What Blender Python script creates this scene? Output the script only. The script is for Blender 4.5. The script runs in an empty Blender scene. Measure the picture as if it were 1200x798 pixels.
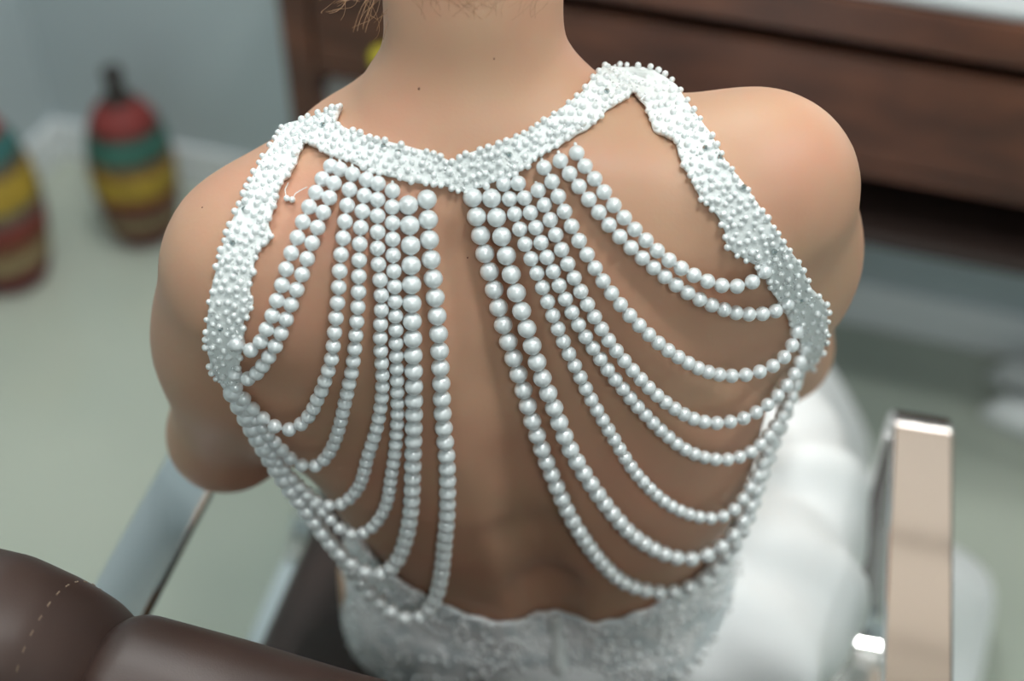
import bpy, bmesh, math, random
import numpy as np
from mathutils import Vector, Matrix
from mathutils.bvhtree import BVHTree

random.seed(7)
rng = np.random.default_rng(7)
scene = bpy.context.scene
col = scene.collection

# ------------------------------------------------------------------ camera, world, exposure
PITCH = math.radians(42.0)
CAM = np.array([0.0, 0.0, 1.56])
LENS = 50.0
F = LENS / 36.0 * 1200.0
cd = bpy.data.cameras.new('camera')
cam = bpy.data.objects.new('camera', cd)
col.objects.link(cam)
cam.location = CAM
cam.rotation_euler = (math.radians(90) - PITCH, 0, 0)
cd.lens = LENS
cd.sensor_width = 36.0
cd.clip_start = 0.02
cd.dof.use_dof = True
cd.dof.focus_distance = 0.885
cd.dof.aperture_fstop = 2.2
scene.camera = cam

world = bpy.data.worlds.new('world')
scene.world = world
world.use_nodes = True
world.node_tree.nodes['Background'].inputs[0].default_value = (0.55, 0.62, 0.66, 1)
world.node_tree.nodes['Background'].inputs[1].default_value = 0.3

vs = scene.view_settings
vs.view_transform = 'Standard'
vs.look = 'None'
vs.gamma = 1.0
vs.use_curve_mapping = False
vs.exposure = -0.12
LAMP = 80.0        # emission of the round ceiling lamps


# ------------------------------------------------------------------ helpers
def lin(c):
    return tuple((v / 12.92 if v <= 0.04045 else ((v + 0.055) / 1.055) ** 2.4) for v in (c[0] / 255, c[1] / 255, c[2] / 255)) + (1.0,)


def ray(px, py):
    x = (px - 600.0) / F
    u = (399.0 - py) / F
    return np.array([x, math.cos(PITCH) + u * math.sin(PITCH), -math.sin(PITCH) + u * math.cos(PITCH)])


def W(px, py, d):
    return CAM + ray(px, py) * d


def tag(o, label=None, cat=None, group=None, kind=None):
    if label: o['label'] = label
    if cat: o['category'] = cat
    if group: o['group'] = group
    if kind: o['kind'] = kind
    return o


def wloc(o):
    l = Vector((0, 0, 0))
    while o is not None:
        l = l + o.location
        o = o.parent
    return l


def empty(name, loc):
    o = bpy.data.objects.new(name, None)
    o.empty_display_size = 0.05
    o.location = loc
    col.objects.link(o)
    return o


def obj(name, verts, faces, m, parent=None, smooth=True, origin=None):
    """one mesh object; verts are world positions"""
    verts = np.asarray(verts, dtype=float)
    if origin is None:
        origin = np.array(wloc(parent)) if parent is not None else np.zeros(3)
    origin = np.asarray(origin, dtype=float)
    me = bpy.data.meshes.new(name)
    me.from_pydata((verts - origin).tolist(), [], [list(map(int, f)) for f in faces])
    me.materials.append(m)
    if smooth:
        me.polygons.foreach_set('use_smooth', np.ones(len(me.polygons), dtype=bool))
    me.update()
    o = bpy.data.objects.new(name, me)
    col.objects.link(o)
    if parent is not None:
        o.parent = parent
        o.location = Vector(origin) - wloc(parent)
    else:
        o.location = origin
    return o


def fixn(o):
    bm = bmesh.new(); bm.from_mesh(o.data)
    bmesh.ops.recalc_face_normals(bm, faces=bm.faces)
    bm.to_mesh(o.data); bm.free()
    return o


def bevel(o, w, seg=2):
    md = o.modifiers.new('bevel', 'BEVEL'); md.width = w; md.segments = seg; md.limit_method = 'ANGLE'
    return o


def box_vf(lo, hi):
    x0, y0, z0 = lo; x1, y1, z1 = hi
    v = [(x0, y0, z0), (x1, y0, z0), (x1, y1, z0), (x0, y1, z0), (x0, y0, z1), (x1, y0, z1), (x1, y1, z1), (x0, y1, z1)]
    f = [(0, 3, 2, 1), (4, 5, 6, 7), (0, 1, 5, 4), (1, 2, 6, 5), (2, 3, 7, 6), (3, 0, 4, 7)]
    return v, f


def lathe_vf(prof, c, n=40, cap=True):
    v = []; f = []
    for r, z in prof:
        for k in range(n):
            a = 2 * math.pi * k / n
            v.append((c[0] + r * math.cos(a), c[1] + r * math.sin(a), c[2] + z))
    for i in range(len(prof) - 1):
        for k in range(n):
            f.append((i * n + k, i * n + (k + 1) % n, (i + 1) * n + (k + 1) % n, (i + 1) * n + k))
    if cap:
        f.append(tuple(range(n - 1, -1, -1)))
        f.append(tuple((len(prof) - 1) * n + k for k in range(n)))
    return v, f


def tube_vf(pts, r, n=6):
    pts = [np.asarray(p, float) for p in pts]
    v = []; f = []
    rr = r if hasattr(r, '__len__') else [r] * len(pts)
    up = np.array([0.3, 0.2, 0.93])
    for i, p in enumerate(pts):
        t = pts[min(i + 1, len(pts) - 1)] - pts[max(i - 1, 0)]
        t = t / (np.linalg.norm(t) + 1e-12)
        a = np.cross(t, up); a /= (np.linalg.norm(a) + 1e-12)
        b = np.cross(t, a)
        for k in range(n):
            w = 2 * math.pi * k / n
            v.append(p + rr[i] * (math.cos(w) * a + math.sin(w) * b))
    for i in range(len(pts) - 1):
        for k in range(n):
            f.append((i * n + k, i * n + (k + 1) % n, (i + 1) * n + (k + 1) % n, (i + 1) * n + k))
    f.append(tuple(range(n))); f.append(tuple((len(pts) - 1) * n + k for k in range(n)))
    return v, f


def sphere_vf(n=16, m=10):
    v = [(0, 0, 1)]; f = []
    for i in range(1, m):
        a = math.pi * i / m
        for k in range(n):
            b = 2 * math.pi * k / n
            v.append((math.sin(a) * math.cos(b), math.sin(a) * math.sin(b), math.cos(a)))
    v.append((0, 0, -1))
    for k in range(n):
        f.append((0, 1 + k, 1 + (k + 1) % n))
        f.append((len(v) - 1, 1 + (m - 2) * n + (k + 1) % n, 1 + (m - 2) * n + k))
    for i in range(m - 2):
        for k in range(n):
            f.append((1 + i * n + k, 1 + (i + 1) * n + k, 1 + (i + 1) * n + (k + 1) % n, 1 + i * n + (k + 1) % n))
    return np.array(v), f


def spheres_vf(cs, rs, n=8, m=5):
    sv, sf = sphere_vf(n, m)
    V = []; Fc = []
    for i, (c, r) in enumerate(zip(cs, rs)):
        V.append(sv * r + np.asarray(c))
        o = i * len(sv)
        Fc.extend([tuple(j + o for j in q) for q in sf])
    return np.concatenate(V), Fc


def grid_faces(n, m, closed=False):
    f = []
    for i in range(n - 1):
        for j in range(m if closed else m - 1):
            f.append((i * m + j, i * m + (j + 1) % m, (i + 1) * m + (j + 1) % m, (i + 1) * m + j))
    return f


# ------------------------------------------------------------------ materials
def mat(name, base, rough=0.5, metal=0.0, **kw):
    m = bpy.data.materials.new(name)
    m.use_nodes = True
    b = m.node_tree.nodes['Principled BSDF']
    b.inputs['Base Color'].default_value = base
    b.inputs['Roughness'].default_value = rough
    b.inputs['Metallic'].default_value = metal
    for k, v in kw.items():
        b.inputs[k].default_value = v
    return m


def nd(m, t, **inp):
    n = m.node_tree.nodes.new(t)
    for k, v in inp.items():
        n.inputs[k].default_value = v
    return n


def noise_mix(m, c1, c2, scale, detail=4.0, lo=0.35, hi=0.65, stretch=None, rot=None):
    """colour from two tones through noise"""
    nt = m.node_tree; b = nt.nodes['Principled BSDF']
    tc = nt.nodes.new('ShaderNodeTexCoord')
    mp = nt.nodes.new('ShaderNodeMapping')
    if stretch: mp.inputs['Scale'].default_value = stretch
    if rot: mp.inputs['Rotation'].default_value = rot
    nz = nd(m, 'ShaderNodeTexNoise', Scale=scale, Detail=detail)
    rp = nt.nodes.new('ShaderNodeValToRGB')
    rp.color_ramp.elements[0].position = lo; rp.color_ramp.elements[0].color = c1
    rp.color_ramp.elements[1].position = hi; rp.color_ramp.elements[1].color = c2
    nt.links.new(tc.outputs['Object'], mp.inputs[0])
    nt.links.new(mp.outputs[0], nz.inputs['Vector'])
    nt.links.new(nz.outputs['Fac'], rp.inputs[0])
    nt.links.new(rp.outputs[0], b.inputs['Base Color'])
    return tc, mp, nz, rp


def bump(m, scale, strength, dist=0.001, kind='NOISE', detail=3.0, stretch=None):
    nt = m.node_tree; b = nt.nodes['Principled BSDF']
    tc = nt.nodes.new('ShaderNodeTexCoord')
    mp = nt.nodes.new('ShaderNodeMapping')
    if stretch: mp.inputs['Scale'].default_value = stretch
    if kind == 'NOISE':
        nz = nd(m, 'ShaderNodeTexNoise', Scale=scale, Detail=detail); out = nz.outputs['Fac']
    else:
        nz = nd(m, 'ShaderNodeTexVoronoi', Scale=scale); out = nz.outputs['Distance']
    bp = nd(m, 'ShaderNodeBump', Strength=strength, Distance=dist)
    nt.links.new(tc.outputs['Object'], mp.inputs[0])
    nt.links.new(mp.outputs[0], nz.inputs['Vector'])
    nt.links.new(out, bp.inputs['Height'])
    nt.links.new(bp.outputs[0], b.inputs['Normal'])


M = {}
M['wall'] = mat('wall_paint', lin((188, 200, 204)), 0.7)
M['ceiling'] = mat('ceiling_paint', lin((228, 228, 222)), 0.8)
M['base'] = mat('baseboard_gloss', lin((236, 241, 243)), 0.25)
M['floor'] = mat('polished_tile', lin((190, 196, 180)), 0.16)
noise_mix(M['floor'], lin((174, 184, 172)), lin((188, 194, 180)), 1.6, 3.0)
M['wood'] = mat('dark_wood', lin((88, 52, 38)), 0.38)
noise_mix(M['wood'], lin((76, 47, 36)), lin((112, 70, 51)), 3.0, 6.0, 0.35, 0.7, stretch=(1.0, 8.0, 9.0), rot=(0, 0, 0.326))
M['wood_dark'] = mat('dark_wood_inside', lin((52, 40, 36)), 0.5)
M['stone'] = mat('white_stone', lin((176, 182, 184)), 0.3)
M['brass'] = mat('yellow_enamel', lin((196, 180, 40)), 0.4)
M['towel'] = mat('white_towel', lin((220, 222, 220)), 0.9)
M['chrome'] = mat('chrome', (0.80, 0.80, 0.80, 1), 0.09, 1.0)
M['leather'] = mat('brown_leather', lin((74, 48, 38)), 0.42)
noise_mix(M['leather'], lin((50, 37, 33)), lin((68, 49, 42)), 6.0, 4.0)
bump(M['leather'], 900.0, 0.15, 0.0004, 'VORONOI')
M['thread'] = mat('stitch_thread', lin((120, 102, 86)), 0.8)
M['lamp_rim'] = mat('white_lamp_rim', lin((225, 225, 225)), 0.4)

m = mat('lamp_glow', (1, 1, 1, 1), 0.5)
b = m.node_tree.nodes['Principled BSDF']
b.inputs['Emission Color'].default_value = (0.985, 1.0, 0.985, 1)
b.inputs['Emission Strength'].default_value = LAMP
M['lamp'] = m

# skin: soft tone variation, slight redness
m = mat('skin', lin((214, 172, 142)), 0.5)
b = m.node_tree.nodes['Principled BSDF']
b.inputs['Subsurface Weight'].default_value = 0.25
b.inputs['Subsurface Radius'].default_value = (1.0, 0.35, 0.2)
b.inputs['Subsurface Scale'].default_value = 0.008
b.inputs['Specular IOR Level'].default_value = 0.4
nt = m.node_tree
tc = nt.nodes.new('ShaderNodeTexCoord')
n1 = nd(m, 'ShaderNodeTexNoise', Scale=9.0, Detail=5.0)
n2 = nd(m, 'ShaderNodeTexNoise', Scale=420.0, Detail=2.0)
r1 = nt.nodes.new('ShaderNodeValToRGB')
r1.color_ramp.elements[0].position = 0.38; r1.color_ramp.elements[0].color = lin((192, 154, 126))
r1.color_ramp.elements[1].position = 0.72; r1.color_ramp.elements[1].color = lin((197, 145, 120))
nt.links.new(tc.outputs['Object'], n1.inputs['Vector'])
nt.links.new(tc.outputs['Object'], n2.inputs['Vector'])
nt.links.new(n1.outputs['Fac'], r1.inputs[0])
nt.links.new(r1.outputs[0], b.inputs['Base Color'])
bp = nd(m, 'ShaderNodeBump', Strength=0.12, Distance=0.0006)
nt.links.new(n2.outputs['Fac'], bp.inputs['Height'])
nt.links.new(bp.outputs[0], b.inputs['Normal'])
M['skin'] = m
M['mole'] = mat('mole_skin', lin((112, 72, 52)), 0.6)
M['lip'] = mat('lip_skin', lin((176, 96, 90)), 0.4)
M['eye'] = mat('eye_white', lin((230, 228, 222)), 0.2)
M['hair'] = mat('brown_hair', lin((92, 66, 46)), 0.45)
bump(M['hair'], 90.0, 0.5, 0.004, stretch=(1, 1, 0.15))
M['hair_strand'] = mat('light_brown_hair', lin((150, 112, 78)), 0.4)

m = mat('pearl', lin((226, 232, 233)), 0.32, 0.14)
b = m.node_tree.nodes['Principled BSDF']
b.inputs['Coat Weight'].default_value = 1.0
b.inputs['Coat Roughness'].default_value = 0.33
b.inputs['Specular IOR Level'].default_value = 0.6
b.inputs['Coat IOR'].default_value = 1.8
b.inputs['Sheen Weight'].default_value = 0.25
M['pearl'] = m
M['seed'] = mat('seed_pearl', lin((232, 237, 237)), 0.32, 0.12, **{'Coat Weight': 1.0, 'Coat Roughness': 0.33, 'Coat IOR': 1.8})
M['lace'] = mat('white_lace', lin((236, 241, 240)), 0.85)
bump(M['lace'], 600.0, 0.5, 0.0012)
M['crystal'] = mat('rhinestone', lin((190, 200, 200)), 0.05, 0.9)
M['silver_bead'] = mat('silver_bead', lin((244, 247, 248)), 0.26, 0.35, **{'Coat Weight': 1.0, 'Coat Roughness': 0.25, 'Coat IOR': 1.8})
M['nylon'] = mat('white_thread', lin((232, 236, 236)), 0.6)
m = mat('satin', lin((244, 247, 248)), 0.45, **{'Sheen Weight': 0.3})
M['satin'] = m
m = mat('beaded_lace', lin((216, 224, 226)), 0.55)
noise_mix(m, lin((214, 223, 226)), lin((250, 252, 253)), 45.0, 5.0, 0.40, 0.58)
bump(m, 190.0, 0.35, 0.001, 'VORONOI')
M['bodice'] = m
m = mat('sheer_tulle', lin((222, 226, 224)), 0.6)
m.node_tree.nodes['Principled BSDF'].inputs['Alpha'].default_value = 0.35
M['tulle'] = m
M['nude'] = mat('nude_tape', lin((214, 180, 150)), 0.7)
M['shoe'] = mat('white_shoe_leather', lin((232, 236, 236)), 0.4)

# ------------------------------------------------------------------ the room (its walls stand turned 18.7 degrees to the view)
A = np.array([0.947, -0.321, 0.0]); A /= np.linalg.norm(A)     # along the back wall, to the right
B = np.array([A[1], -A[0], 0.0])                               # from the back wall towards the viewer
C0 = np.array([-0.864, 2.266, 0.0])                            # back left corner
RA, RB, RH = 3.3, 3.9, 2.6


def R3(a, b, z):
    return C0 + A * a + B * b + np.array([0, 0, z])


def room_box(name, a0, a1, b0, b1, z0, z1, m, parent=None, smooth=False):
    v, f = box_vf((a0, b0, z0), (a1, b1, z1))
    o = obj(name, [R3(*p) for p in v], f, m, parent, smooth, origin=None if parent else R3((a0 + a1) / 2, (b0 + b1) / 2, z0))
    return fixn(o)


T = 0.1
tag(room_box('floor', -T, RA + T, -T, RB + T, -0.06, 0, M['floor']), kind='structure')
tag(room_box('ceiling', -T, RA + T, -T, RB + T, RH, RH + 0.06, M['ceiling']), kind='structure')
tag(room_box('wall_back', -T, RA + T, -T, 0, 0, RH, M['wall']), kind='structure')
tag(room_box('wall_left', -T, 0, 0, RB, 0, RH, M['wall']), kind='structure')
tag(room_box('wall_right', RA, RA + T, 0, RB, 0, RH, M['wall']), kind='structure')
tag(room_box('wall_front', -T, RA + T, RB, RB + T, 0, RH, M['wall']), kind='structure')
for nm, a0, a1, b0, b1 in (('baseboard_back', 0.012, RA - 0.012, 0, 0.012), ('baseboard_left', 0, 0.012, 0.0, RB),
                           ('baseboard_right', RA - 0.012, RA, 0.0, RB), ('baseboard_front', 0.012, RA - 0.012, RB - 0.012, RB)):
    tag(bevel(room_box(nm, a0, a1, b0, b1, 0, 0.085, M['base']), 0.004), kind='structure')

# beige wall panels above the cabinet (seen mirrored in the chrome arm)
M['panel'] = mat('beige_panel', lin((214, 192, 174)), 0.5)
M['joint'] = mat('dark_joint', lin((70, 58, 52)), 0.6)
tag(room_box('trim_1', 1.25, RA - 0.02, 0.0, 0.012, 1.0, 2.56, M['joint']), kind='structure')
for k, (z0, z1) in enumerate(((1.0, 1.36), (1.385, 1.74), (1.765, 2.14), (2.165, 2.55))):
    tag(bevel(room_box('trim_%d' % (k + 2), 1.25, RA - 0.03, 0.012, 0.03, z0, z1, M['panel']), 0.003), kind='structure')

# slim lamp on the wall above the cabinet
wl = empty('wall_lamp', R3(2.0, 0.0, 1.12))
tag(wl, 'slim white strip lamp on the wall above the dark cabinet', 'lamp')
m = mat('strip_glow', (1, 1, 1, 1), 0.5)
m.node_tree.nodes['Principled BSDF'].inputs['Emission Color'].default_value = (1.0, 0.98, 0.95, 1)
m.node_tree.nodes['Principled BSDF'].inputs['Emission Strength'].default_value = 14.0
bevel(room_box('housing', 1.5, 2.7, 0.031, 0.05, 1.10, 1.145, M['lamp_rim'], wl), 0.003)
bevel(room_box('tube', 1.51, 2.69, 0.0505, 0.075, 1.108, 1.137, m, wl), 0.008)

# ceiling lamps (round, recessed)
LAMPS = [(0.30, 0.34, 0.135), (-0.66, 0.70, 0.085), (1.10, 0.75, 0.11), (-0.15, 1.55, 0.14), (0.25, -1.0, 0.135)]
names = ['round ceiling lamp above the seated bride and behind the camera', 'small round ceiling lamp near the left wall',
         'round ceiling lamp near the right end of the dark cabinet', 'round ceiling lamp in front of the back wall',
         'round ceiling lamp far behind the camera']
for (x, y, r), lb in zip(LAMPS, names):
    root = empty('ceiling_lamp', (x, y, RH - 0.03))
    tag(root, lb, 'lamp', 'round ceiling lamps')
    v, f = lathe_vf([(r + 0.02, 0.03), (r + 0.02, 0.008), (r + 0.012, 0.0), (r, 0.0), (r, 0.012)], (x, y, RH - 0.03), 40, cap=False)
    fixn(obj('rim', v, f, M['lamp_rim'], root))
    v, f = lathe_vf([(r, 0.012), (r, 0.006)], (x, y, RH - 0.03), 40)
    fixn(obj('diffuser', v, f, M['lamp'], root, smooth=False))

# ------------------------------------------------------------------ wall-hung cabinet
c_l = 0.70          # left end along the wall
cab = empty('wall_cabinet', R3(1.7, 0.0, 0.42))
tag(cab, 'dark brown wooden wall-hung cabinet with an open dark niche behind the bride', 'cabinet')
CD = 0.35
bv = lambda o: bevel(o, 0.003)
bv(room_box('top_board', c_l - 0.01, RA - 0.02, 0.0, CD + 0.012, 0.715, 0.765, M['wood'], cab))
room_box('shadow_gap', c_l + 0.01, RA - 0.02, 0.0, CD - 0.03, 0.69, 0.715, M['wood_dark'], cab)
bv(room_box('side_panel', c_l, c_l + 0.045, 0.0, CD, 0.42, 0.69, M['wood'], cab))
dr = bv(room_box('drawer_front', c_l + 0.05, 1.72, CD - 0.02, CD, 0.545, 0.688, M['wood'], cab))
dr2 = bv(room_box('drawer_front', 1.724, RA - 0.03, CD - 0.02, CD, 0.545, 0.688, M['wood'], cab))
room_box('niche_shelf', c_l + 0.045, RA - 0.02, 0.0, CD - 0.002, 0.525, 0.543, M['wood'], cab)
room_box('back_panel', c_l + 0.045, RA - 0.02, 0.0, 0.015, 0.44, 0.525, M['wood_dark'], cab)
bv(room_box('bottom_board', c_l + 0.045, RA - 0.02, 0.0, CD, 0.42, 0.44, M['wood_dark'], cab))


def cab_hit(px, py, b):
    """point on the plane standing b in front of the back wall"""
    r = ray(px, py)
    t = (b - np.dot(CAM - C0, B)) / np.dot(r, B)
    return CAM + r * t


p = cab_hit(447, 68, CD + 0.018)
v, f = spheres_vf([p], [0.016], 20, 14)
obj('knob', v, f, M['brass'], cab)
v, f = spheres_vf([R3(2.5, CD + 0.018, 0.615)], [0.016], 20, 14)
obj('knob', v, f, M['brass'], cab)
sl = room_box('counter_slab', 1.0, RA - 0.03, 0.005, CD + 0.004, 0.766, 0.778, M['stone'])
tag(bevel(sl, 0.004), 'white stone counter slab lying on the dark wooden cabinet', 'counter')
# rolled white towel in the niche
p = cab_hit(418, 128, 0.24)
r_ = 0.03
zc = 0.44 + r_
ta = float(np.dot(p - C0, A))
v = []; n = 20
prof = []
for i in range(60):
    w = i / 59 * 2 * math.pi * 3
    prof.append((w, 0.006 + (r_ - 0.006) * i / 59))
for k in (0, 1):
    for w, rr in prof:
        v.append(R3(ta + rr * math.cos(w), 0.15 + 0.17 * k, zc + rr * math.sin(w)))
f = [(i, i + 1, 60 + i + 1, 60 + i) for i in range(59)]
o = obj('rolled_towel', v, f, M['towel'], origin=R3(ta, 0.24, 0.44))
md = o.modifiers.new('thick', 'SOLIDIFY'); md.thickness = 0.006; md.offset = -1
tag(o, 'small rolled white towel in the dark niche of the cabinet', 'towel')

# ------------------------------------------------------------------ striped vases on the floor
BANDS = [(0.00, 0.13, (104, 40, 40)), (0.13, 0.22, (150, 132, 96)), (0.22, 0.27, (90, 58, 44)), (0.27, 0.33, (128, 52, 44)),
         (0.33, 0.49, (186, 154, 52)), (0.49, 0.55, (120, 84, 56)), (0.55, 0.67, (62, 118, 104)), (0.67, 0.70, (70, 52, 46)), (0.70, 0.83, (146, 58, 54)), (0.83, 1.0, (58, 52, 48))]
VM = {}


def vase_mat(c):
    if c not in VM:
        mm = mat('woven_' + '_'.join(map(str, c)), lin(c), 0.65)
        noise_mix(mm, lin(tuple(int(q * 0.8) for q in c)), lin(c), 60.0, 3.0)
        bump(mm, 160.0, 0.5, 0.002, stretch=(1, 1, 3))
        VM[c] = mm
    return VM[c]


def vase(x, y, h, rmax, label, bands):
    root = empty('striped_vase', (x, y, 0))
    tag(root, label, 'vase', 'striped vases on the floor')
    hs = [0, .02, .08, .2, .35, .48, .6, .7, .78, .84, .88, .94, .97, 1.0]
    rs = [.60, .74, .84, .93, 1.0, 1.0, .93, .80, .60, .34, .22, .19, .26, .22]
    for i, (h0, h1, c) in enumerate(bands):
        zz = np.linspace(h0, h1, 7)
        prof = [(rmax * float(np.interp(t, hs, rs)) * (1 + (0.012 if 0 < j < 6 else 0.0)), h * float(t)) for j, t in enumerate(zz)]
        v, f = lathe_vf(prof, (x, y, 0), 36)
        fixn(obj('neck' if i == len(bands) - 1 else 'band', v, f, vase_mat(c), root))


vase(-0.655, 2.024, 0.335, 0.073, 'colourful striped vase with a dark narrow neck beside the cabinet', BANDS)
B2 = [(0.00, 0.14, (112, 42, 42)), (0.14, 0.24, (160, 140, 100)), (0.24, 0.31, (120, 74, 44)), (0.31, 0.40, (138, 54, 46)), (0.40, 0.46, (112, 104, 92)),
      (0.46, 0.62, (186, 154, 52)), (0.62, 0.67, (110, 90, 70)), (0.67, 0.77, (60, 116, 112)), (0.77, 0.84, (160, 58, 54)), (0.84, 1.0, (58, 52, 48))]
vase(-0.862, 1.90, 0.385, 0.083, 'larger striped vase cut off by the left edge of the photo', B2)

# ------------------------------------------------------------------ white shoes at the right edge
def shoe(tip, heading, label):
    root = empty('white_shoe', (tip[0], tip[1], 0))
    tag(root, label, 'shoe', 'white shoes on the floor')
    L, Wd = 0.235, 0.029
    d = np.array([math.cos(heading), math.sin(heading), 0]); s = np.array([-d[1], d[0], 0])
    base = np.array([tip[0], tip[1], 0.0])
    n, mm = 22, 16
    V = []
    for i in range(n):
        t = i / (n - 1)
        hw = Wd * (math.sin(min(1, (t + .02) / .32) * math.pi / 2) ** .6) * (1 - .35 * math.sin(max(0, min(1, (t - .3) / .4)) * math.pi) ** 2)
        if t > .92: hw *= math.sqrt(max(0.05, 1 - ((t - .92) / .085) ** 2))
        zb = 0.004 + 0.05 * max(0, (t - .45) / .55) ** 1.3
        top = 0.03 + 0.02 * math.sin(min(1, t / .45) * math.pi) + 0.055 * max(0, (t - .5) / .5)
        for k in range(mm):
            a = 2 * math.pi * k / mm
            c, sn = math.cos(a), math.sin(a)
            z = zb + (top * (sn if sn > 0 else 0) * (0.35 + 0.65 * math.sin(min(1, t / .12) * math.pi / 2)))
            V.append(base + d * (L * t) + s * (hw * c) + np.array([0, 0, z]))
    f = grid_faces(n, mm, True) + [tuple(range(mm)), tuple((n - 1) * mm + k for k in range(mm))]
    fixn(obj('upper', V, f, M['shoe'], root))
    h = base + d * (L * .93)
    v, f = lathe_vf([(0.009, 0.0), (0.007, 0.02), (0.010, 0.05)], h, 16)
    fixn(obj('heel', v, f, M['shoe'], root))


def floor_at(px, py, z=0.0):
    r = ray(px, py)
    return CAM + r * ((z - CAM[2]) / r[2])


shoe(floor_at(1160, 433, 0.02), -0.42, 'white shoe nearer the wall at the right edge of the photo')
shoe(floor_at(1152, 476, 0.02), -0.42, 'white shoe nearer the chair arm at the right edge of the photo')

# ------------------------------------------------------------------ salon armchair
YAW = math.radians(13)
EF = np.array([math.sin(YAW), math.cos(YAW), 0.0])
ER = np.array([math.cos(YAW), -math.sin(YAW), 0.0])


def CH(r, q, z):
    return ER * (r - 0.15) + EF * q + np.array([0, 0, z])


chair = empty('salon_armchair', CH(0, 0.76, 0.0))
tag(chair, 'brown leather salon armchair with flat chrome loop arms under the bride', 'chair')


def band_path():
    pts = []
    q0, q1, z0, z1, rf, rb = 0.44, 0.985, 0.305, 0.66, 0.055, 0.07
    def arc(cq, cz, r, a0, a1, n=10):
        for i in range(n + 1):
            a = math.radians(a0 + (a1 - a0) * i / n)
            pts.append((cq + r * math.cos(a), cz + r * math.sin(a)))
    arc(q1 - rf, z1 - rf, rf, 90, 0, 14)
    arc(q1 - rf, z0 + rf, rf, 0, -90)
    arc(q0 + rb, z0 + rb, rb, 270, 180)
    arc(q0 + rb, z1 - rb, rb, 180, 90)
    return pts


for sgn, rr in ((-1, -0.305), (1, 0.305)):
    path = band_path()
    N = len(path)
    V = []
    hw, th, ch = 0.0255, 0.006, 0.0018
    for i, (q, z) in enumerate(path):
        tq = path[(i + 1) % N][0] - path[i - 1][0]; tz = path[(i + 1) % N][1] - path[i - 1][1]
        l = math.hypot(tq, tz); nq, nz = -tz / l, tq / l       # towards outside of the loop when going clockwise
        for (dr_, dn) in ((-hw + ch, th), (hw - ch, th), (hw, th - ch), (hw, -th + ch), (hw - ch, -th), (-hw + ch, -th), (-hw, -th + ch), (-hw, th - ch)):
            V.append(CH(rr + dr_, q + nq * dn, z + nz * dn))
    f = []
    for i in range(N):
        for k in range(8):
            f.append((i * 8 + k, i * 8 + (k + 1) % 8, ((i + 1) % N) * 8 + (k + 1) % 8, ((i + 1) % N) * 8 + k))
    o = fixn(obj('chrome_arm', V, f, M['chrome'], chair, smooth=True))
    md = o.modifiers.new('es', 'EDGE_SPLIT'); md.split_angle = math.radians(32)


def chair_box(name, r0, r1, q0, q1, z0, z1, m, bw=0.0, seg=3):
    v, f = box_vf((r0, q0, z0), (r1, q1, z1))
    o = fixn(obj(name, [CH(*p) for p in v], f, m, chair, smooth=bw > 0))
    if bw: bevel(o, bw, seg)
    return o


chair_box('seat_frame', -0.279, 0.279, 0.52, 0.95, 0.315, 0.345, M['chrome'], 0.004)
chair_box('seat_cushion', -0.265, 0.265, 0.50, 1.0, 0.345, 0.47, M['leather'], 0.035, 5)
v, f = lathe_vf([(0.035, 0.03), (0.035, 0.315)], CH(0, 0.74, 0), 28)
fixn(obj('pedestal', v, f, M['chrome'], chair))
v, f = lathe_vf([(0.27, 0.0), (0.275, 0.008), (0.26, 0.02), (0.06, 0.035), (0.04, 0.05)], CH(0, 0.74, 0), 48)
fixn(obj('base_disc', v, f, M['chrome'], chair))

# padded backrest: three lofted pads with seams between them
TOPR = [-0.37, -0.34, -0.297, -0.262, -0.236, -0.21, -0.132, -0.065, 0.0, 0.065, 0.132, 0.21, 0.236, 0.262, 0.297, 0.34, 0.37]
TOPZ = [0.882, 0.898, 0.910, 0.907, 0.890, 0.862, 0.849, 0.833, 0.825, 0.833, 0.849, 0.862, 0.890, 0.907, 0.910, 0.898, 0.882]


PADS = {}


def pad(name, r0, r1, e0, e1, extra=0.0):
    n, mm = 40, 44
    V = []
    for i in range(n):
        t = i / (n - 1)
        r = r0 + (r1 - r0) * (0.5 - 0.5 * math.cos(math.pi * t))
        top = float(np.interp(r, TOPR, TOPZ)) + extra
        dl, dr_ = (r - r0), (r1 - r)
        s = 1.0
        for dd, e in ((dl, e0), (dr_, e1)):
            if dd < e:
                s = min(s, math.sqrt(max(0.0, 1 - (1 - dd / e) ** 2)))
        s = 0.03 + 0.97 * s
        hh = 0.20; zc = top - hh - 0.010 * (1 - s); 
        for k in range(mm):
            a = 2 * math.pi * k / mm
            c, sn = math.cos(a), math.sin(a)
            # superellipse section, half thickness 0.06
            q = (0.062 if True else 0) * (abs(c) ** 0.75) * (1 if c > 0 else -1)
            z = hh * (abs(sn) ** 0.45) * (1 if sn > 0 else -1)
            q *= (0.55 + 0.45 * s); z = z * (0.93 + 0.07 * s) 
            zz = zc + z
            lean = -0.16 * (zz - 0.80)
            V.append(CH(r, 0.444 + q + lean, zz))
    f = grid_faces(n, mm, True) + [tuple(range(mm)), tuple((n - 1) * mm + k for k in range(mm))]
    PADS[r0] = BVHTree.FromPolygons([tuple(q_) for q_ in V], f)
    return fixn(obj(name, V, f, M['leather'], chair))


pad('side_bolster', -0.37, -0.203, 0.06, 0.022)
bk = pad('backrest', -0.212, 0.212, 0.022, 0.022)
pad('side_bolster', 0.203, 0.37, 0.022, 0.06)

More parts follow.
